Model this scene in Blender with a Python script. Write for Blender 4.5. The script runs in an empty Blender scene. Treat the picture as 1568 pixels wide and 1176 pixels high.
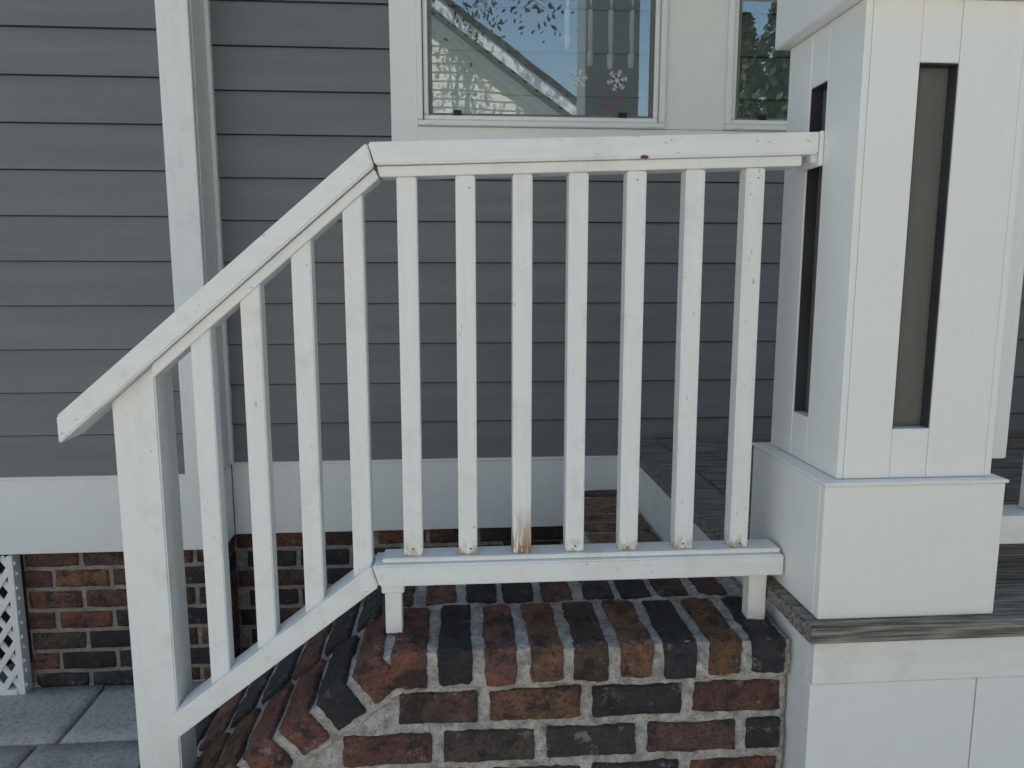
import bpy, bmesh, math, random
from mathutils import Vector, Matrix, noise
random.seed(7)
S=bpy.context.scene
S.view_settings.view_transform='Standard'; S.view_settings.look='None'; S.view_settings.exposure=0
col=S.collection
# ------------------------------------------------------------ helpers
def empty(name):
    o=bpy.data.objects.new(name,None); o.empty_display_size=.1; col.objects.link(o); return o
def finish(name,bm,mat,parent,smooth=False):
    me=bpy.data.meshes.new(name); bm.normal_update(); bm.to_mesh(me); bm.free()
    if mat: me.materials.append(mat)
    o=bpy.data.objects.new(name,me); col.objects.link(o)
    if parent: o.parent=parent
    if smooth:
        for p in me.polygons: p.use_smooth=True
    return o
def prism_bm(bm,pts,a0,a1,axis='y'):
    def mk(p,a):
        if axis=='y': return (p[0],a,p[1])
        if axis=='x': return (a,p[0],p[1])
        return (p[0],p[1],a)
    A=[bm.verts.new(mk(p,a0)) for p in pts]; B=[bm.verts.new(mk(p,a1)) for p in pts]
    n=len(pts); fs=[bm.faces.new(A),bm.faces.new(B[::-1])]
    for i in range(n):
        fs.append(bm.faces.new((A[i],B[i],B[(i+1)%n],A[(i+1)%n])))
    bmesh.ops.recalc_face_normals(bm,faces=fs)
def prism(name,pts,a0,a1,mat,parent,axis='y',bev=.002):
    bm=bmesh.new(); prism_bm(bm,pts,a0,a1,axis)
    if bev: bmesh.ops.bevel(bm,geom=bm.edges[:],offset=bev,segments=2,affect='EDGES',clamp_overlap=True)
    return finish(name,bm,mat,parent)
def box(name,x0,x1,y0,y1,z0,z1,mat,parent,bev=.002):
    return prism(name,[(x0,z0),(x1,z0),(x1,z1),(x0,z1)],y0,y1,mat,parent,'y',bev)
def boxes(name,lst,mat,parent,bev=.0015):
    bm=bmesh.new()
    for (x0,x1,y0,y1,z0,z1) in lst: prism_bm(bm,[(x0,z0),(x1,z0),(x1,z1),(x0,z1)],y0,y1)
    if bev: bmesh.ops.bevel(bm,geom=bm.edges[:],offset=bev,segments=1,affect='EDGES',clamp_overlap=True)
    return finish(name,bm,mat,parent)
# ------------------------------------------------------------ materials
class M:
    def __init__(s,name):
        s.m=bpy.data.materials.new(name); s.m.use_nodes=True; s.nt=s.m.node_tree
        s.b=s.nt.nodes['Principled BSDF']; s.tc=s.nt.nodes.new('ShaderNodeTexCoord')
    def n(s,t,**k):
        x=s.nt.nodes.new(t)
        for a,b in k.items(): setattr(x,a,b)
        return x
    def l(s,a,b): s.nt.links.new(a,b)
    def map(s,scale=(1,1,1)):
        m=s.n('ShaderNodeMapping'); m.inputs['Scale'].default_value=scale; s.l(s.tc.outputs['Object'],m.inputs['Vector']); return m.outputs[0]
    def noise(s,vec,scale,detail=4,rough=.55):
        t=s.n('ShaderNodeTexNoise'); t.inputs['Scale'].default_value=scale; t.inputs['Detail'].default_value=min(detail,4); t.inputs['Roughness'].default_value=rough
        s.l(vec,t.inputs['Vector']); return t.outputs['Fac']
    def ramp(s,fac,stops):
        r=s.n('ShaderNodeValToRGB'); e=r.color_ramp.elements
        while len(e)<len(stops): e.new(.5)
        for i,(p,c) in enumerate(stops):
            e[i].position=p; e[i].color=(c,c,c,1) if isinstance(c,(int,float)) else (*c,1)
        s.l(fac,r.inputs[0]); return r.outputs[0]
    def mix(s,fac,a,b,mode='MIX'):
        x=s.n('ShaderNodeMix',data_type='RGBA',blend_type=mode)
        for sock,v in ((x.inputs[0],fac),(x.inputs[6],a),(x.inputs[7],b)):
            if isinstance(v,(int,float)): sock.default_value=v
            elif isinstance(v,tuple): sock.default_value=(*v,1)
            else: s.l(v,sock)
        return x.outputs[2]
    def mul(s,a,b):
        mu=s.n('ShaderNodeMath',operation='MULTIPLY'); 
        for sock,v in ((mu.inputs[0],a),(mu.inputs[1],b)):
            if isinstance(v,(int,float)): sock.default_value=v
            else: s.l(v,sock)
        return mu.outputs[0]
    def zgrad(s,z_from,z_to):
        sx=s.n('ShaderNodeSeparateXYZ'); s.l(s.tc.outputs['Object'],sx.inputs[0])
        mr=s.n('ShaderNodeMapRange'); mr.inputs[1].default_value=z_from; mr.inputs[2].default_value=z_to; s.l(sx.outputs[2],mr.inputs[0]); return mr.outputs[0]
    def bump(s,h,st=.3,d=.002):
        b=s.n('ShaderNodeBump'); b.inputs['Strength'].default_value=st; b.inputs['Distance'].default_value=d
        s.l(h,b.inputs['Height']); s.l(b.outputs[0],s.b.inputs['Normal'])
    def out(s,c,rough=.5):
        if isinstance(c,tuple): s.b.inputs['Base Color'].default_value=(*c,1)
        else: s.l(c,s.b.inputs['Base Color'])
        s.b.inputs['Roughness'].default_value=rough
        return s.m
def paint(name,axis,base=(.91,.905,.885),dirt=(.70,.67,.60),wear=.5,rust=None,grime=None,grain=1.0):
    m=M(name); st={'x':(1.2,14,14),'z':(14,14,1.2),'n':(4,4,4)}[axis]
    g=m.noise(m.map(st),6,4,.6); big=m.noise(m.map(),9,4,.7)
    c=m.mix(m.ramp(g,[(.45,0),(.75,1)]),base,tuple(b*(1-.055*grain) for b in base))
    c=m.mix(m.ramp(big,[(.53,0),(.72,wear)]),c,dirt)
    sp=m.noise(m.map((34,34,34) if axis=='n' else {'x':(16,40,40),'z':(40,40,16)}[axis]),2.2,3,.7)
    c=m.mix(m.ramp(sp,[(.68,0),(.71,wear*1.2)]),c,(.38,.34,.28))
    if rust:
        c=m.mix(m.mul(m.zgrad(rust+.11,rust+.015),m.ramp(m.noise(m.map((60,60,8)),2.2,4),[(.34,0),(.50,1)])),c,(.36,.17,.05))
    if grime:
        c=m.mix(m.mul(m.zgrad(grime+.03,grime),m.ramp(m.noise(m.map((50,50,30)),1.6,4),[(.42,0),(.60,.85)])),c,(.36,.22,.10))
    m.bump(g,.3*grain,.002)
    return m.out(c,.42)
PX=paint('white_paint_x','x'); PZ=paint('white_paint_z','z'); PZG=paint('baluster_paint','z',grime=.985); PN=paint('white_paint_flat','n',wear=.12,grain=.5)
PC=paint('column_paint','z',base=(.925,.91,.87),wear=.10,grain=.35); PRUST=paint('rusty_paint','z',rust=.975)
PV=paint('vinyl_white','n',base=(.91,.915,.905),wear=.05,grain=.3)
def siding_mat():
    m=M('gray_siding'); big=m.noise(m.map((.6,1,6)),2.5,4); f=m.noise(m.map((3,3,30)),8,4)
    c=m.mix(m.ramp(big,[(.35,0),(.7,1)]),(.168,.175,.186),(.205,.210,.218))
    c=m.mix(m.ramp(f,[(.55,0),(.8,.3)]),c,(.25,.25,.245)); m.bump(f,.12,.001); return m.out(c,.5)
SID=siding_mat()
def taupe():
    m=M('taupe_panel'); f=m.noise(m.map((6,6,1)),8,4); return m.out(m.mix(f,(.14,.13,.115),(.175,.165,.15)),.6)
TAU=taupe()
def brick_mat():
    m=M('old_brick'); a=m.n('ShaderNodeAttribute'); a.attribute_name='Col'
    n1=m.noise(m.map(),28,4,.65); n2=m.noise(m.map(),120,4,.7); n3=m.noise(m.map(),17,4,.8); n4=m.noise(m.map((1,1,1.2)),19,4,.7)
    c=m.mix(m.ramp(n1,[(.38,0),(.66,1)]),a.outputs['Color'],m.mix(1.0,a.outputs['Color'],(2.0,1.65,1.35),'MULTIPLY'))
    c=m.mix(m.ramp(n4,[(.51,0),(.61,.8)]),c,(.022,.019,.020))
    c=m.mix(m.ramp(n2,[(.36,.7),(.5,0)]),c,(.010,.009,.009))
    c=m.mix(m.ramp(n3,[(.60,0),(.69,.6)]),c,(.36,.335,.31))
    mx=m.n('ShaderNodeMath',operation='ADD'); m.l(n1,mx.inputs[0]); m.l(n2,mx.inputs[1]); m.bump(mx.outputs[0],1,.008)
    m.out(c,.55); return m.m
BRK=brick_mat()
def mortar_mat(name,c0,c1):
    m=M(name); n1=m.noise(m.map(),35,4,.7); n2=m.noise(m.map(),150,3,.7)
    c=m.mix(m.ramp(n1,[(.35,0),(.65,1)]),c0,c1); c=m.mix(m.ramp(n2,[(.3,.7),(.47,0)]),c,(.12,.105,.09)); m.bump(n1,1,.014); return m.out(c,.9)
MOR=mortar_mat('mortar',(.29,.272,.245),(.63,.61,.575)); MORD=mortar_mat('old_mortar',(.26,.22,.185),(.42,.375,.32))
def deck_mat(name='weathered_deck',k=1):
    m=M(name); g=m.noise(m.map((2,40,40)),3,4,.65); b=m.noise(m.map(),5,4)
    c=m.mix(m.ramp(g,[(.38,0),(.66,1)]),(.08*k,.07*k,.06*k),(.42*k,.385*k,.345*k)); c=m.mix(m.ramp(b,[(.5,0),(.7,.4)]),c,(.17,.13,.10)); m.bump(g,.7,.003); return m.out(c,.75)
DECK=deck_mat()
def paver_mat():
    m=M('stone_paver'); a=m.n('ShaderNodeAttribute'); a.attribute_name='Col'; n1=m.noise(m.map(),9,4,.7); n2=m.noise(m.map(),60,4,.7)
    c=m.mix(m.ramp(n1,[(.38,0),(.66,1)]),a.outputs['Color'],(.64,.60,.55)); c=m.mix(m.ramp(n2,[(.34,.7),(.5,0)]),c,(.26,.23,.20)); m.bump(n2,.9,.006); return m.out(c,.85)
PAV=paver_mat()
def simple(name,c0,c1,sc=8,rough=.7,bump=.2):
    m=M(name); n=m.noise(m.map(),sc,3); m.bump(n,bump,.003); return m.out(m.mix(m.ramp(n,[(.35,0),(.65,1)]),c0,c1),rough)
BLK=simple('black_plastic',(.01,.01,.01),(.03,.03,.03)); GRF=simple('gray_track',(.16,.16,.16),(.22,.22,.22))
LAPSHADE=simple('painted_lap_shade',(.018,.018,.018),(.035,.034,.032),30); JAMB=simple('dark_slot_jamb',(.035,.036,.04),(.055,.055,.06))  # siding lap material paints in the shade under each board
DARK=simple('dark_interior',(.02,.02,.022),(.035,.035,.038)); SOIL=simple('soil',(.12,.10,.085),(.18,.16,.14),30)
GRASS=simple('grass_blades',(.045,.08,.025),(.08,.12,.04),25,.9); CREAM=simple('cream_siding',(.83,.79,.66),(.88,.84,.72),3)
ROOF=simple('asphalt_shingle',(.07,.065,.06),(.12,.115,.11),20,.9); BARK=simple('bark',(.07,.055,.04),(.14,.11,.09),20,.9,.8)
LEAF=simple('leaf',(.03,.065,.018),(.07,.12,.035),3,.6); RED=simple('red_felt',(.45,.03,.03),(.55,.05,.05)); WAX=simple('candle_wax',(.88,.87,.84),(.9,.89,.87)); CONC=simple('concrete',(.66,.635,.58),(.72,.695,.64),4,.9)
def glass_mat():
    m=bpy.data.materials.new('window_glass'); m.use_nodes=True; nt=m.node_tree; nt.nodes.clear()
    o=nt.nodes.new('ShaderNodeOutputMaterial'); g=nt.nodes.new('ShaderNodeBsdfGlossy'); g.inputs['Roughness'].default_value=0.0; g.inputs['Color'].default_value=(.82,.92,1,1)
    t=nt.nodes.new('ShaderNodeBsdfTransparent'); t.inputs['Color'].default_value=(.93,.95,.95,1)
    mx=nt.nodes.new('ShaderNodeMixShader'); mx.inputs[0].default_value=.23
    tc=nt.nodes.new('ShaderNodeTexCoord'); n=nt.nodes.new('ShaderNodeTexNoise'); n.inputs['Scale'].default_value=2.2; n.inputs['Detail'].default_value=1
    b=nt.nodes.new('ShaderNodeBump'); b.inputs['Strength'].default_value=.25; b.inputs['Distance'].default_value=.004
    nt.links.new(tc.outputs['Object'],n.inputs['Vector']); nt.links.new(n.outputs['Fac'],b.inputs['Height']); nt.links.new(b.outputs[0],g.inputs['Normal'])
    nt.links.new(t.outputs[0],mx.inputs[1]); nt.links.new(g.outputs[0],mx.inputs[2]); nt.links.new(mx.outputs[0],o.inputs[0]); return m
GLASS=glass_mat()
# ------------------------------------------------------------ bricks
def lattice(nx,ny,nz):
    V=[];F=[];D={}
    def vid(i,j,k):
        key=(i,j,k)
        if key not in D: D[key]=len(V); V.append((i/nx-.5,j/ny-.5,k/nz-.5))
        return D[key]
    for i in range(nx):
        for j in range(ny):
            for k,fl in ((0,0),(nz,1)):
                q=[vid(i,j,k),vid(i+1,j,k),vid(i+1,j+1,k),vid(i,j+1,k)]; F.append(q if fl else q[::-1])
    for i in range(nx):
        for k in range(nz):
            for j,fl in ((0,1),(ny,0)):
                q=[vid(i,j,k),vid(i+1,j,k),vid(i+1,j,k+1),vid(i,j,k+1)]; F.append(q if fl else q[::-1])
    for j in range(ny):
        for k in range(nz):
            for i,fl in ((0,0),(nx,1)):
                q=[vid(i,j,k),vid(i,j+1,k),vid(i,j+1,k+1),vid(i,j,k+1)]; F.append(q if fl else q[::-1])
    return V,F
L_HI=lattice(16,26,14); L_HS=lattice(30,8,14); L_LO=lattice(8,4,5)
PAL=[(.125,.060,.046),(.14,.066,.047),(.11,.057,.048),(.155,.084,.050),(.030,.031,.037),(.038,.037,.040),(.026,.026,.031),(.080,.050,.045),(.13,.075,.050),(.062,.052,.047)]
class Bricks:
    def __init__(s): s.v=[];s.f=[];s.c=[]
    def add(s,c,size,rot=0,hi=0,colr=None,r=.008,amp=.004):
        V,F=(L_LO,L_HI,L_HS)[hi]
        o=len(s.v); seed=Vector((random.random()*90,random.random()*90,random.random()*90))
        cl=colr or random.choice(PAL); k=random.uniform(.8,1.2); cl=(cl[0]*k,cl[1]*k,cl[2]*k,1)
        tilt=random.uniform(-.02,.02); R=Matrix.Rotation(rot+tilt,3,'Y')@Matrix.Rotation(random.uniform(-.015,.015),3,'Z')
        h=[a/2 for a in size]
        for v in V:
            u=[math.copysign(.5*(abs(2*t)**.7),t) for t in v]
            p=Vector((u[0]*size[0],u[1]*size[1],u[2]*size[2]))
            q=Vector([max(-h[i]+r,min(h[i]-r,p[i])) for i in range(3)]); d=p-q
            if d.length>1e-7: p=q+d.normalized()*r
            p0=p.copy()
            p=p+noise.noise_vector(p0*16+seed)*amp*.7+noise.noise_vector(p0*55+seed)*(amp*.5)
            if hi: p=p+noise.noise_vector(p0*130+seed)*(amp*.35)
            s.v.append(tuple(R@p+Vector(c))); s.c.append(cl)
        s.f+= [[o+i for i in f] for f in F]
    def make(s,name,parent,mat=None):
        me=bpy.data.meshes.new(name); me.from_pydata(s.v,[],s.f)
        a=me.color_attributes.new(name='Col',type='FLOAT_COLOR',domain='POINT')
        for i,c in enumerate(s.c): a.data[i].color=c
        for p in me.polygons: p.use_smooth=True
        me.materials.append(mat or BRK); ob=bpy.data.objects.new(name,me); col.objects.link(ob)
        if parent: ob.parent=parent
        return ob
# ------------------------------------------------------------ camera
cam=bpy.data.cameras.new('camera'); co=bpy.data.objects.new('camera',cam); col.objects.link(co)
cam.lens=26; cam.sensor_width=36; cam.clip_start=.05; cam.clip_end=2000
co.location=(0,0,1.53); co.rotation_euler=(math.radians(90-8.2),0,math.radians(-4.2)); S.camera=co
# ------------------------------------------------------------ world
ELEV=57
w=bpy.data.worlds.new('World'); S.world=w; w.use_nodes=True; nt=w.node_tree
sky=nt.nodes.new('ShaderNodeTexSky'); sky.sky_type='NISHITA'; sky.sun_disc=False; sky.sun_elevation=math.radians(ELEV); sky.sun_rotation=0; sky.air_density=1.7; sky.dust_density=.5
bg=nt.nodes['Background']; bg.inputs[1].default_value=.15; nt.links.new(sky.outputs[0],bg.inputs[0])
sl=bpy.data.lights.new('sun','SUN'); sl.energy=5; sl.angle=math.radians(.5); sl.color=(1,.94,.86)
so=bpy.data.objects.new('sun',sl); col.objects.link(so); so.rotation_euler=(math.radians(-(90-ELEV)),0,0)
# ------------------------------------------------------------ ground
bm=bmesh.new(); vs=[bm.verts.new(p) for p in ((-400,-400,-.03),(400,-400,-.03),(400,400,-.03),(-400,400,-.03))]; bm.faces.new(vs); finish('ground',bm,GRASS,None)
bm=bmesh.new(); vs=[bm.verts.new(p) for p in ((-9,-3.2,-.02),(9,-3.2,-.02),(9,3,-.02),(-9,3,-.02))]; bm.faces.new(vs); finish('joint_sand',bm,SOIL,None)
P=Bricks(); random.seed(12)
y=-3.1
while y<2.75:
    d=random.choice([.3,.36]); x=-7+random.uniform(0,.3)
    while x<7:
        L=random.choice([.3,.42,.5]); k=random.uniform(.86,1.1)
        P.add((x+L/2,y+d/2,-.022+random.uniform(0,.003)),(L-.010,d-.010,.05),0,0,(.51*k,.48*k,.44*k),.005,.003); x+=L
    y+=d
P.make('paver_patio',None,PAV)
boxes('driveway',[(-30,30,-7.9,-3.3,-.3,-.015)],CONC,None,0)
# ------------------------------------------------------------ house
house=empty('clapboard_house')
E=.1526; Z0=.821; HT=3.45
def siding(name,x0,x1,yw,z0,z1,mat=SID,par=house,e=E):
    bm=bmesh.new(); z=z0
    while z<z1:
        t=min(z+e+.006,z1+.02)
        prism_bm(bm,[(yw-.0175,z+.003),(yw-.0155,z+.0004),(yw+.006,z),(yw+.006,t),(yw-.004,t),(yw-.006,t-.004)],x0,x1,'x'); z+=e
    o=finish(name,bm,mat,par); o.data.materials.append(LAPSHADE)
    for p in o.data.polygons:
        if p.normal.z<-.35: p.material_index=1  # downward lap faces coloured near-black as a painted shade line
    return o
YL=2.70; YR=2.86
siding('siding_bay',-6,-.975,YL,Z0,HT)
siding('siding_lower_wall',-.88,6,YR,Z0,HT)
boxes('wall_core',[(-6,-.90,YL+.01,7,.56,HT),(-.90,-.26,YR+.01,7,.56,HT),(-.26,2.0,YR+.01,7,.56,1.98),(-.26,2.0,YR+.01,7,3.3,HT),(2.0,6,YR+.01,7,.56,HT),(-.26,2.0,3.9,7,1.98,3.3)],DARK,house,0)
box('corner_board',-.985,-.880,YL-.03,YL-.003,Z0-.01,HT,PZ,house)
box('corner_return',-.897,-.878,YL-.002,YR-.018,Z0-.01,HT,PZ,house)
box('corner_inner_trim',-.877,-.862,YR-.035,YR-.005,Z0+.0,HT,PZ,house)
boxes('skirt_board',[(-6,-.878,YL-.022,YL+.003,.54,Z0-.003),(-.893,-.872,YL+.005,YR-.024,.54,Z0-.003),(-.871,.655,YR-.022,YR+.003,.54,Z0-.003)],PN,house,.002)
boxes('skirt_cap',[(-6,-.872,YL-.028,YL-.0,Z0-.004,Z0+.006),(-.87,.655,YR-.028,YR,Z0-.004,Z0+.006)],PN,house,.002)
prism('main_roof',[(2.3,HT),(7,5.1),(7,5.2),(2.25,HT+.12)],-6.3,6.3,ROOF,house,'x',0)
# foundation
B=Bricks(); random.seed(5)
def bwall(B,x0,x1,yf,z0,z1,off=0,L=.205,H=.081,g=.014):
    r=0; z=z1-H
    while z>z0-.08:
        x=x0-(L/2 if r%2 else 0)-off
        while x<x1:
            a=max(x+g/2,x0); b=min(x+L-g/2,x1)
            if b-a>.03: B.add(((a+b)/2,yf+.045,z+H/2),(b-a,.09,H-g),0,0,None,.005,.004)
            x+=L
        z-=H; r+=1
bwall(B,-1.605,-.885,YL+.025,0,.545)
bwall(B,-.88,.66,YR+.012,0,.545,.07)
for r in range(7):
    B.add((-.925,YL+.11,.545-.081*r-.04),(.08,.16,.069),0,0,None,.006,.003)
B.make('foundation_bricks',house)
boxes('foundation_mortar',[(-1.605,-.893,YL+.030,YL+.3,-.02,.538),(-.95,3,YR+.017,YR+.3,-.02,.538)],MORD,house,0)
# windows
FZ0=2.075; CZ0=1.985
boxes('window_casing',[(-.2326,-.137,YR-.045,YR+.01,CZ0,3.4),(-.137,2.0,YR-.045,YR+.01,CZ0,FZ0),(.773,1.004,YR-.046,YR+.01,FZ0+.001,3.4),(1.62,1.75,YR-.045,YR+.01,FZ0,3.4)],PN,house,.002)
def window(name,x0,x1):
    z0=FZ0; z1=3.3
    boxes(name+'_outer_frame',[(x0,x1,YR-.064,YR-.0,z0+.001,z0+.02),(x0,x0+.02,YR-.064,YR,z0+.021,z1),(x1-.02,x1,YR-.064,YR,z0+.021,z1)],PV,house,.003)
    boxes(name+'_sash',[(x0+.023,x1-.023,YR-.048,YR-.0,z0+.023,z0+.040),(x0+.023,x0+.04,YR-.048,YR,z0+.041,z1),(x1-.04,x1-.023,YR-.048,YR,z0+.041,z1)],PV,house,.003)
    boxes(name+'_screen_track',[(x0+.041,x1-.041,YR-.038,YR,z0+.041,z0+.049),(x0+.041,x0+.054,YR-.038,YR,z0+.050,z1),(x1-.054,x1-.041,YR-.038,YR,z0+.050,z1)],GRF,house,.001)
    boxes(name+'_glass',[(x0+.05,x1-.05,YR-.03,YR-.027,z0+.045,z1)],GLASS,house,0)
    boxes(name+'_latches',[(x0+.13,x0+.160,YR-.052,YR-.03,z0+.041,z0+.058),(x1-.17,x1-.140,YR-.052,YR-.03,z0+.041,z0+.058)],BLK,house,.002)
    boxes(name+'_weep_covers',[(x0+.03,x0+.06,YR-.068,YR-.062,z0+.004,z0+.012),(x1-.06,x1-.03,YR-.068,YR-.062,z0+.004,z0+.012)],PV,house,.001)
window('window_left',-.137,.773); window('window_right',1.004,1.62)
# lattice
lat=empty('lattice_panel'); bm=bmesh.new(); lx0,lx1,lz0,lz1=-2.6,-1.61,.0,.53
def clipseg(c,s):
    pts=[]
    for x in (lx0,lx1):
        z=c+s*x
        if lz0<=z<=lz1: pts.append((x,z))
    for z in (lz0,lz1):
        x=(z-c)/s
        if lx0<=x<=lx1: pts.append((x,z))
    return (min(pts),max(pts)) if len(pts)>=2 and (Vector(max(pts))-Vector(min(pts))).length>.02 else None
for s,yy in ((1.5,YL-.022),(-1.5,YL-.014)):
    c=-6
    while c<6:
        q=clipseg(c,s)
        if q:
            a,b=Vector(q[0]),Vector(q[1]); d=(b-a).normalized(); n=Vector((-d.y,d.x))*.0105
            prism_bm(bm,[tuple(a+n),tuple(a-n),tuple(b-n),tuple(b+n)],yy,yy+.006)
        c+=.094
finish('lattice_strips',bm,PV,lat)
boxes('lattice_frame',[(lx1-.022,lx1,YL-.028,YL+.02,0,.535),(lx0,lx0+.03,YL-.028,YL+.02,0,.535),(lx0+.031,lx1-.029,YL-.028,YL+.01,0,.02)],PV,lat)
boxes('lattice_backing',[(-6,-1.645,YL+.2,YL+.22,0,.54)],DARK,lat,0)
# window ornaments
for i,(x,zb,zt) in enumerate(((.412,2.36,2.75),(.498,2.305,2.72),(.574,2.295,2.78),(.653,2.30,2.7))):
    bm=bmesh.new(); yy=YR-.008
    bmesh.ops.create_cone(bm,cap_ends=True,segments=12,radius1=.0115,radius2=.006,depth=zt-zb-.05,matrix=Matrix.Translation((x,yy,(zt+zb+.05)/2)))
    bmesh.ops.create_cone(bm,cap_ends=True,segments=12,radius1=.010,radius2=.014,depth=.05,matrix=Matrix.Translation((x,yy,zb+.025)))
    finish('taper_candle' if i==0 else 'taper_candle.%03d'%i,bm,WAX,None,True)
for i,(x,z,R) in enumerate(((.452,2.252,.036),(.597,2.25,.04))):
    bm=bmesh.new()
    def bar(a,b,wd):
        a=Vector(a);b=Vector(b);d=(b-a).normalized();n=Vector((-d.y,d.x))*wd
        prism_bm(bm,[tuple(a+n),tuple(a-n),tuple(b-n),tuple(b+n)],YR-.0325,YR-.031)
    for k in range(6):
        a=math.pi/3*k+.2; d=Vector((math.cos(a),math.sin(a))); c=Vector((x,z)); bar(c,c+d*R,.0012)
        for t in (.45,.72):
            for sg in (1,-1):
                e=Vector((math.cos(a+sg*.9),math.sin(a+sg*.9))); bar(c+d*R*t,c+d*R*t+e*R*.3,.001)
    finish('snowflake_sticker' if i==0 else 'snowflake_sticker.001',bm,WAX,None)
bm=bmesh.new()
for k in range(40):
    a=2*math.pi*k/40; bmesh.ops.create_icosphere(bm,subdivisions=1,radius=.006+random.random()*.003,matrix=Matrix.Translation((.575+.036*math.cos(a),YR-.01,2.195+.036*math.sin(a))))
finish('small_wreath',bm,RED,None,True)
# ------------------------------------------------------------ porch
porch=empty('porch')
FL=.90
bm=bmesh.new()
prism_bm(bm,[(.635,FL-.033),(.775,FL-.033),(.775,FL),(.635,FL)],1.32,YR-.02)
y=1.226+.095
while y<YR-.03:
    y2=min(y+.088,YR-.02); zj=random.uniform(-.001,.001); prism_bm(bm,[(.779,FL-.033),(5,FL-.033),(5,FL+zj),(.779,FL+zj)],y,y2-.007); y+=.088
prism_bm(bm,[(.635,FL-.035),(5,FL-.035),(5,FL),(.635,FL)],1.226,1.226+.091)
bmesh.ops.bevel(bm,geom=bm.edges[:],offset=.003,segments=2,affect='EDGES'); finish('deck_boards',bm,DECK,porch)
boxes('front_fascia',[(.658,5,1.25,1.275,.772,FL-.036)],PX,porch,.002)
boxes('front_panels',[(.658,.988,1.257,1.28,-.02,.769),(.991,1.9,1.257,1.28,-.02,.769),(1.903,5,1.257,1.28,-.02,.769)],PN,porch,.002)
boxes('side_fascia',[(.660,.685,1.277,YR-.02,.62,FL-.036)],PX,porch,.002)
boxes('side_panel',[(.664,.685,1.281,YR-.02,-.02,.618)],PN,porch,.0)
boxes('porch_ceiling',[(.45,6,.95,YR-.03,3.31,3.36)],PN,porch,0)
boxes('porch_shingles',[(.42,6,.92,YR-.03,3.365,3.42)],ROOF,porch,0)
# column
colm=empty('porch_column')
cx0,cx1,cy0,cy1=.690,.987,1.27,1.56; bx0,bx1,by0,by1=.660,1.003,1.25,1.58
zb,zt=1.156,1.995; t=.024
boxes('column_base',[(bx0+.0,bx1,by0,by0+.02,FL+.001,zb),(bx0,bx0+.02,by0+.0205,by1,FL+.001,zb),(bx1-.02,bx1,by0+.0205,by1,FL+.001,zb),(bx0+.0205,bx1-.0205,by1-.02,by1,FL+.001,zb)],PC,colm,.002)
boxes('base_cap',[(bx0-.004,bx1+.004,by0-.004,by1+.004,zb+.0005,zb+.007)],PC,colm,.002)
zb2=zb+.008
s0,s1=.790,.861; q0,q1=1.394,1.462; sz0,sz1=1.256,1.893
boxes('shaft_front',[(cx0+.013,s0,cy0,cy0+t,zb2,zt),(s1,cx1-.013,cy0,cy0+t,zb2,zt),(s0+.0008,s1-.0008,cy0+.0005,cy0+t,zb2,sz0),(s0+.0008,s1-.0008,cy0+.0005,cy0+t,sz1,zt)],PC,colm,.0012)
boxes('shaft_side',[(cx0,cx0+.0122,cy0+.0003,q0,zb2,zt),(cx0+.0,cx0+t,q1,cy1,zb2,zt),(cx0+.0005,cx0+t,q0+.0008,q1-.0008,zb2,sz0),(cx0+.0005,cx0+t,q0+.0008,q1-.0008,sz1,zt),(cx0+.0125,cx0+t,cy0+t+.001,q0,zb2,zt)],PC,colm,.0012)
boxes('shaft_right',[(cx1-.0122,cx1,cy0+.0003,cy1,zb2,zt)],PC,colm,.0012)
boxes('shaft_back',[(cx0+t+.001,cx1-.013,cy1-t,cy1,zb2,zt)],PC,colm,.0012)
boxes('slot_panels',[(cx0+t+.002,cx1-.03,cy0+t+.002,cy1-t-.002,zb2,zt)],TAU,colm,0)
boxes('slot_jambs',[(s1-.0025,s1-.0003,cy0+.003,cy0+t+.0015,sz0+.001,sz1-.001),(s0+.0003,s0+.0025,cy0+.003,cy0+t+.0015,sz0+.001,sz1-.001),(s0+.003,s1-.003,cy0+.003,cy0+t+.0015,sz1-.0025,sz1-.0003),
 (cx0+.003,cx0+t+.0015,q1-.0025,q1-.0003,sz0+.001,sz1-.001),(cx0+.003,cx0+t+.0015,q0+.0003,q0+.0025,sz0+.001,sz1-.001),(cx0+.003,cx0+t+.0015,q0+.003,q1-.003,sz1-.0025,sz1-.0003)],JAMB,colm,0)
boxes('capital',[(.662,1.022,1.238,1.575,zt+.001,2.14),(.635,1.042,1.215,1.615,2.141,2.17)],PC,colm,.003)
boxes('upper_shaft',[(.69,.987,1.27,1.56,2.171,3.08)],PC,colm,.003)
boxes('porch_beam',[(.62,6,1.30,1.53,3.081,3.305)],PN,porch,.003)
boxes('end_stile',[(1.0,1.118,1.40,1.425,zb2,1.95),(1.004,1.113,1.396,1.3995,zb2,1.95)],PZ,colm,.002)
# right porch railing
pr=empty('porch_railing')
boxes('rails',[(1.004,5,1.385,1.46,.985,1.045),(1.119,5,1.385,1.46,1.78,1.82)],PX,pr)
boxes('balusters',[(1.19+.12*i,1.228+.12*i,1.405,1.443,1.046,1.779) for i in range(30)],PZ,pr)
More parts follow.
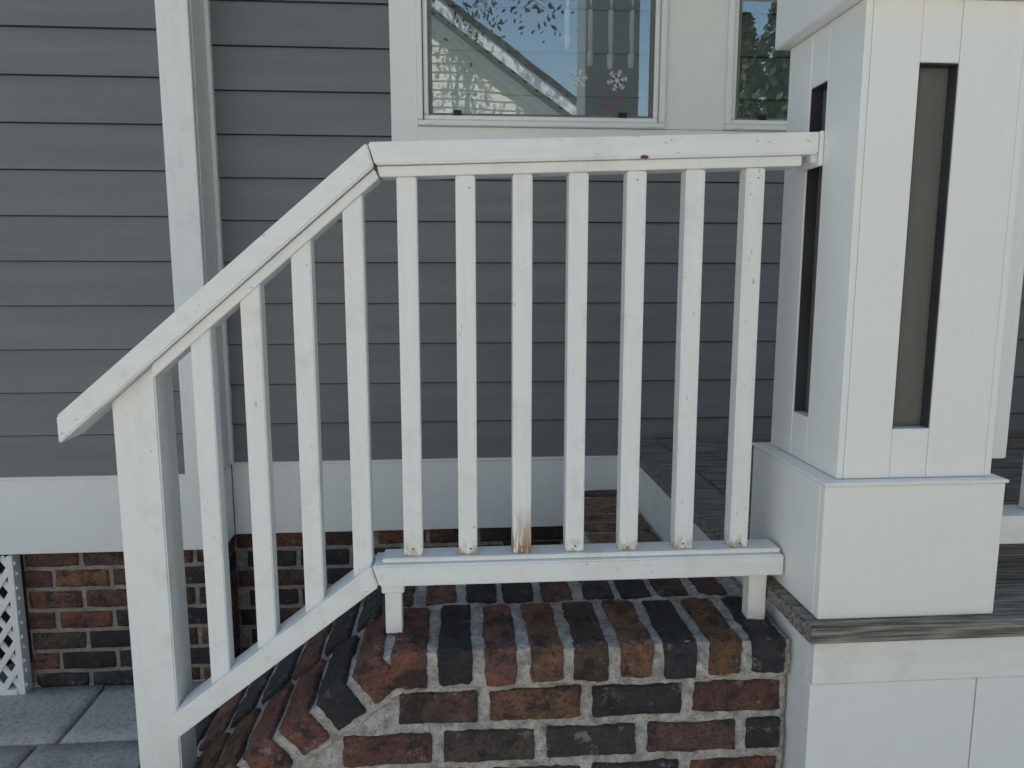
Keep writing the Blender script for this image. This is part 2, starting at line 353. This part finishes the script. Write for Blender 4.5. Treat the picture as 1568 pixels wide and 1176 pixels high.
# ------------------------------------------------------------ stair railing
rl=empty('stair_railing')
kx=-.159; ztl,ztr=1.771,1.80; xr=.680; sl=math.tan(math.radians(40.5))
def ztop(x): return ztl+(ztr-ztl)*(x-kx)/(xr-kx) if x>kx else ztl+(x-kx)*sl
H=.040; V=H/math.cos(math.radians(40.5))
kb=kx+.012
prism('handrail_level',[(kx+.001,ztl),(xr,ztr),(xr,ztr-H),(kb+.001,ztl-H+.0005)],1.39,1.482,PX,rl,'y',.003)
xe=-.736
prism('handrail_sloped',[(kx-.001,ztl-.001),(kb-.001,ztl-H-.002),(xe,ztl+(xe-kx)*sl-V),(xe,ztl+(xe-kx)*sl)],1.39,1.482,PX,rl,'y',.003)
prism('subrail_level',[(kb+.003,ztl-H-.0005),(.655,ztop(.655)-H-.0005),(.655,ztop(.655)-H-.019),(kb+.008,ztl-H-.019)],1.405,1.465,PX,rl,'y',.0015)
xs=-.566
zs=lambda x:ztl+(x-kx)*sl-V
prism('subrail_sloped',[(kb-.002,zs(kb-.002)-.001),(kb+.006,ztl-H-.021),(xs,zs(xs)-.026),(xs,zs(xs)-.001)],1.405,1.465,PX,rl,'y',.0015)
boxes('rail_bracket',[(.672,.689,1.405,1.465,1.745,1.795),(.681,.6895,1.39,1.48,1.738,1.802)],PN,rl,.002)
KN=simple('bare_wood_knot',(.06,.035,.015),(.14,.08,.035),60)
prism('wood_knot',[(.340,1.7475),(.352,1.7465),(.356,1.751),(.350,1.754),(.341,1.753)],1.3885,1.392,KN,rl,'y',.001)
b1=.973; b0=.930; kb2=-.172; s2=math.tan(math.radians(37))
prism('bottom_rail_level',[(kb2+.001,b1),(.656,b1),(.656,b0),(kb2+.014,b0)],1.39,1.468,PX,rl,'y',.003)
xe2=-.567
prism('bottom_rail_sloped',[(kb2-.001,b1-.0005),(kb2+.012,b0-.0005),(xe2,b0+(xe2-kb2-.012)*s2),(xe2,b1+(xe2-kb2)*s2)],1.39,1.468,PX,rl,'y',.003)
prism('bottom_rail_fillet',[(kb2+.02,b1+.010),(.652,b1+.010),(.652,b1+.0005),(kb2+.02,b1+.0005)],1.402,1.458,PX,rl,'y',.002)
bw=.0185
NAIL=simple('rusty_nail',(.12,.05,.02),(.2,.09,.04),60); nails=[]
for i,x in enumerate((-.092,.016,.1235,.230,.340,.454,.5685)):
    j=random.uniform(-.0015,.0015)
    zt_=ztop(x)-H-.0195; nx=x+random.uniform(-.006,.006); nz=random.uniform(-.004,.006)
    nails.append((nx-.0015,nx+.002,1.4112,1.413,b1+.018+nz,b1+.0215+nz))
    if i in (1,4,6): nails.append((nx+.002,nx+.0045,1.4112,1.413,zt_-.021-nz,zt_-.0185-nz))
    prism('baluster_%d'%(i+1),[(x-bw,b1+.0105),(x+bw,b1+.0105),(x+bw+j,zt_),(x-bw+j,zt_)],1.412,1.449,PRUST if i==2 else PZG,rl,'y',.0022)
boxes('nail_heads',nails,NAIL,rl,0)
for i,x in enumerate((-.1915,-.288,-.384,-.478)):
    f=lambda u:b1+(u-kb2)*s2-.003; g=lambda u:zs(u)-.022
    prism('stair_baluster_%d'%(i+1),[(x-bw,f(x-bw)),(x+bw,f(x+bw)),(x+bw,g(x+bw)),(x-bw,g(x-bw))],1.412,1.449,PZ,rl,'y',.0022)
prism('newel_post',[(-.650,.30),(-.568,.30),(-.568,zs(-.568)-.001),(-.650,zs(-.650)-.001)],1.42,1.508,PZ,rl,'y',.003)
boxes('rail_feet',[(-.150,-.117,1.412,1.447,.822,b0-.001),(.595,.632,1.412,1.447,.822,b0-.001)],PZ,rl,.002)
boxes('foot_blocks',[(-.156,-.111,1.405,1.45,b0-.02,b0-.001)],PZ,rl,.002)
# ------------------------------------------------------------ cheek wall
ck=empty('brick_stair_wall')
B=Bricks(); random.seed(21)
T=.825; th=math.radians(37); K=Vector((-.150,T)); d=Vector((-math.cos(th),-math.sin(th))); n=Vector((-math.sin(th),math.cos(th)))
R_,D_,O_=(.13,.060,.046),(.028,.029,.036),(.155,.086,.048)
capc=[R_,D_,(.14,.066,.060),(.14,.076,.048),(.085,.062,.048),(.145,.082,.048),D_,O_,D_]
pitch=.0885
for i in range(9):
    x=-.144+pitch*(i+.5)
    B.add((x,1.33+.1,T-.038+random.uniform(-.003,.004)),(.067+random.uniform(-.005,.006),.2,.076),0,1,capc[i],.007,.006)
for i in range(9):
    x=-.144+pitch*(i+.1)+random.uniform(-.004,.004)
    B.add((x,1.55+.1,T-.038+random.uniform(-.003,.003)),(.068,.2,.076),0,1,None,.007,.005)
for i in range(15):
    for yy in (1.43,1.65):
        s=.040+pitch*i+(.03 if yy>1.5 else 0); c=K+d*s-n*.038
        B.add((c.x,yy,c.y),(.067,.2,.076),-th,1,random.choice([D_,D_,R_,O_]) ,.007,.006)
def lim(z): return K.x+.01-( (T-.085-z)/math.tan(th))+.03 if z<T-.085 else K.x
tops=[.731-.084*i for i in range(9)]
for r,zt_ in enumerate(tops):
    off=.055 if r%2==0 else -.036
    zc=zt_-.034; xl=lim(zt_)
    x=off-.2035*7
    while x<.65:
        a,b=x,x+.181; b=min(b,.648)
        xa=max(a,xl)
        if b-xa>.035: B.add(((xa+b)/2,1.343+.05,zc),(b-xa,.1,.066),0,2,None,.006,.0045)
        x+=.2035
    B.add((.60,1.66,zc),(.1,.1,.067),0,0)
B.make('bricks',ck)
def rough_prism(name,pts,y0,y1,mat,par,amp,cell=.012):
    bm=bmesh.new(); prism_bm(bm,pts,y0,y1)
    for ax,lo,hi in (((1,0,0),-1.25,.66),((0,0,1),0.,.83)):
        c=lo
        while c<hi:
            co_=Vector(ax)*c
            bmesh.ops.bisect_plane(bm,geom=bm.verts[:]+bm.edges[:]+bm.faces[:],plane_co=co_,plane_no=Vector(ax)); c+=cell
    for yy in [y0+.03*k for k in range(1,13)]:
        bmesh.ops.bisect_plane(bm,geom=bm.verts[:]+bm.edges[:]+bm.faces[:],plane_co=(0,yy,0),plane_no=(0,1,0))
    for v in bm.verts:
        v.co+=noise.noise_vector(v.co*24)*amp+noise.noise_vector(v.co*70)*amp*.6
    return finish(name,bm,mat,par,True)
rough_prism('mortar_body',[(.655,-.02),(.655,T-.08),(K.x+.02,T-.08),(-1.20,-.02)],1.350,1.725,MOR,ck,.004)
c1=K-n*.07; c2=K-n*.009; e1=c1+d*1.3; e2=c2+d*1.3
rough_prism('cap_mortar',[(.655,T-.083),(.655,T-.007),(c2.x,T-.009),(e2.x,e2.y),(e1.x,e1.y),(c1.x,T-.083)],1.339,1.745,MOR,ck,.005)
# ------------------------------------------------------------ steps
st=empty('brick_steps'); B=Bricks(); random.seed(3)
steps=[(.41,.66,.687),(.16,.41,.48),(-.09,.16,.27),(-.34,-.09,.10)]
ml=[]; SP=[(.17,.085,.065),(.15,.085,.07),(.19,.11,.07),(.07,.06,.06)]
for (x0,x1,z) in steps:
    ml.append((x0+.008,x1-.001,1.75,YR-.03,-.02,z-.006))
    y=1.76
    while y<YR-.05:
        B.add(((x0+x1-.02)/2+.01,y+.045,z-.031),(x1-x0-.02,.084,.062),0,0,random.choice(SP),.006,.004)
        y+=.1
    y=1.76; zz=z-.115
    while y<YR-.1:
        B.add((x0+.05,y+.09,zz+.02),(.1,.18,.062),0,0,random.choice(SP)); y+=.2
B.make('step_bricks',st); boxes('step_mortar',ml,MOR,st,0)
# ------------------------------------------------------------ neighbour house (seen reflected in the glass)
nb=empty('neighbor_house'); ax,az,hw,ez=-1.45,7.05,5.6,3.0; yn=-8
sp=(az-ez)/hw
bm=bmesh.new(); z=.3
while z<az-.1:
    t_=z+.15; wd=hw-.25 if t_<ez else (az-t_)/sp-.05
    if wd>.1: prism_bm(bm,[(yn+.03,z),(yn+.03,z+.002),(yn+.008,t_),(yn-.02,t_),(yn-.02,z)],ax-wd,ax+wd,'x')
    z+=.15
finish('gable_siding',bm,CREAM,nb)
prism('gable_wall',[(ax-hw+.25,0),(ax+hw-.25,0),(ax+hw-.25,ez),(ax,az-.12),(ax-hw+.25,ez)],yn-9,yn-.02,CREAM,nb,'y',0)
boxes('bounce_wings',[(ax+hw-.2,ax+hw+9,yn-6,yn-.1,0,2.9),(ax-hw-9,ax-hw+.2,yn-6,yn-.1,0,2.9)],CREAM,nb,0)  # wings added to bounce more light towards the porch
for sg in (1,-1):
    prism('rake_board' ,[(ax,az),(ax+sg*hw,ez),(ax+sg*hw,ez-.2),(ax,az-.2)],yn+.25,yn+.29,PN,nb,'y',0)
    prism('rake_frieze',[(ax,az-.26),(ax+sg*hw,ez-.26),(ax+sg*hw,ez-.46),(ax,az-.46)],yn+.035,yn+.06,PN,nb,'y',0)
    prism('roof_plane',[(ax,az+.001),(ax+sg*(hw+.2),ez-.14),(ax+sg*(hw+.2),ez-.02),(ax,az+.12)],yn-9.2,yn+.32,ROOF,nb,'y',0)
boxes('gable_window_trim',[(ax-3.2,ax-2.0,yn+.031,yn+.07,1.0,2.6)],PN,nb,.0)
boxes('gable_window_pane',[(ax-3.1,ax-2.1,yn+.071,yn+.08,1.1,2.5)],GLASS,nb,.0)
# ------------------------------------------------------------ tree and added hedge
def leafmesh(pts,par,smin,smax):
    v=[];f=[]
    for c in pts:
        a=Vector((random.gauss(0,1),random.gauss(0,1),random.gauss(0,1))).normalized(); b=a.orthogonal().normalized(); s=random.uniform(smin,smax)
        o=len(v); v+= [tuple(c-a*s),tuple(c+b*s*.5),tuple(c+a*s),tuple(c-b*s*.5)]; f.append((o,o+1,o+2,o+3))
    me=bpy.data.meshes.new('leaves'); me.from_pydata(v,[],f); me.materials.append(LEAF); o=bpy.data.objects.new('leaves',me); col.objects.link(o); o.parent=par
def tree(name,base,crown,rad,nleaf,seed):
    random.seed(seed); par=empty(name); bm=bmesh.new()
    def limb(a,b,r0,r1):
        a=Vector(a);b=Vector(b);dd=b-a; q=dd.to_track_quat('Z','Y').to_matrix().to_4x4()
        bmesh.ops.create_cone(bm,cap_ends=True,segments=8,radius1=r0,radius2=r1,depth=dd.length,matrix=Matrix.Translation((a+b)/2)@q)
    top=Vector((crown[0],crown[1],crown[2]-rad*.4)); limb(base,top,.20,.11); tips=[]
    for i in range(16):
        v=Vector((random.gauss(0,1),random.gauss(0,1),random.gauss(.25,.8))).normalized()*rad*random.uniform(.6,1); v.z*=.75
        mid=top+v*.5+Vector((0,0,.1)); e=Vector(crown)+v; limb(top,mid,.07,.04); limb(mid,e,.04,.012)
        for k in range(5):
            e2=e+Vector((random.gauss(0,1),random.gauss(0,1),random.gauss(0,1)))*.45; limb(mid.lerp(e,random.random()),e2,.018,.004); tips+= [e2,e.lerp(e2,.5)]
    finish('limbs',bm,BARK,par,True)
    leafmesh([random.choice(tips)+Vector((random.gauss(0,1),random.gauss(0,1),random.gauss(0,1)))*.26 for i in range(nleaf)],par,.035,.07)
tree('shade_tree',(-2.6,-5.6,-.05),(-.1,-5.6,7.2),2.2,8000,4)
hg=empty('added_hedge'); random.seed(8); pts=[]; bm=bmesh.new()  # hedge added to cut light from the right; also mirrored in right window
hx,hy0,hy1=4.1,-5.8,-3.0
y=hy0
while y<hy1:
    h=random.uniform(4.6,5.6); r=random.uniform(.65,.85); x=hx+random.uniform(-.1,.15)
    bmesh.ops.create_cone(bm,cap_ends=True,segments=8,radius1=.09,radius2=.02,depth=h,matrix=Matrix.Translation((x,y,h/2)))
    bmesh.ops.create_cone(bm,cap_ends=True,segments=10,radius1=r*.8,radius2=.05,depth=h*.93,matrix=Matrix.Translation((x,y,h*.5+.1)))
    for i in range(3000):
        t_=random.random()**1.2; rr=r*(1-t_**2.2)*random.uniform(.72,1.12)+.04; a=random.uniform(0,2*math.pi)
        pts.append(Vector((x+rr*math.cos(a),y+rr*math.sin(a),.15+t_*h)))
    y+=.85
finish('added_hedge_trunks',bm,LEAF,hg,True); leafmesh(pts,hg,.04,.08)
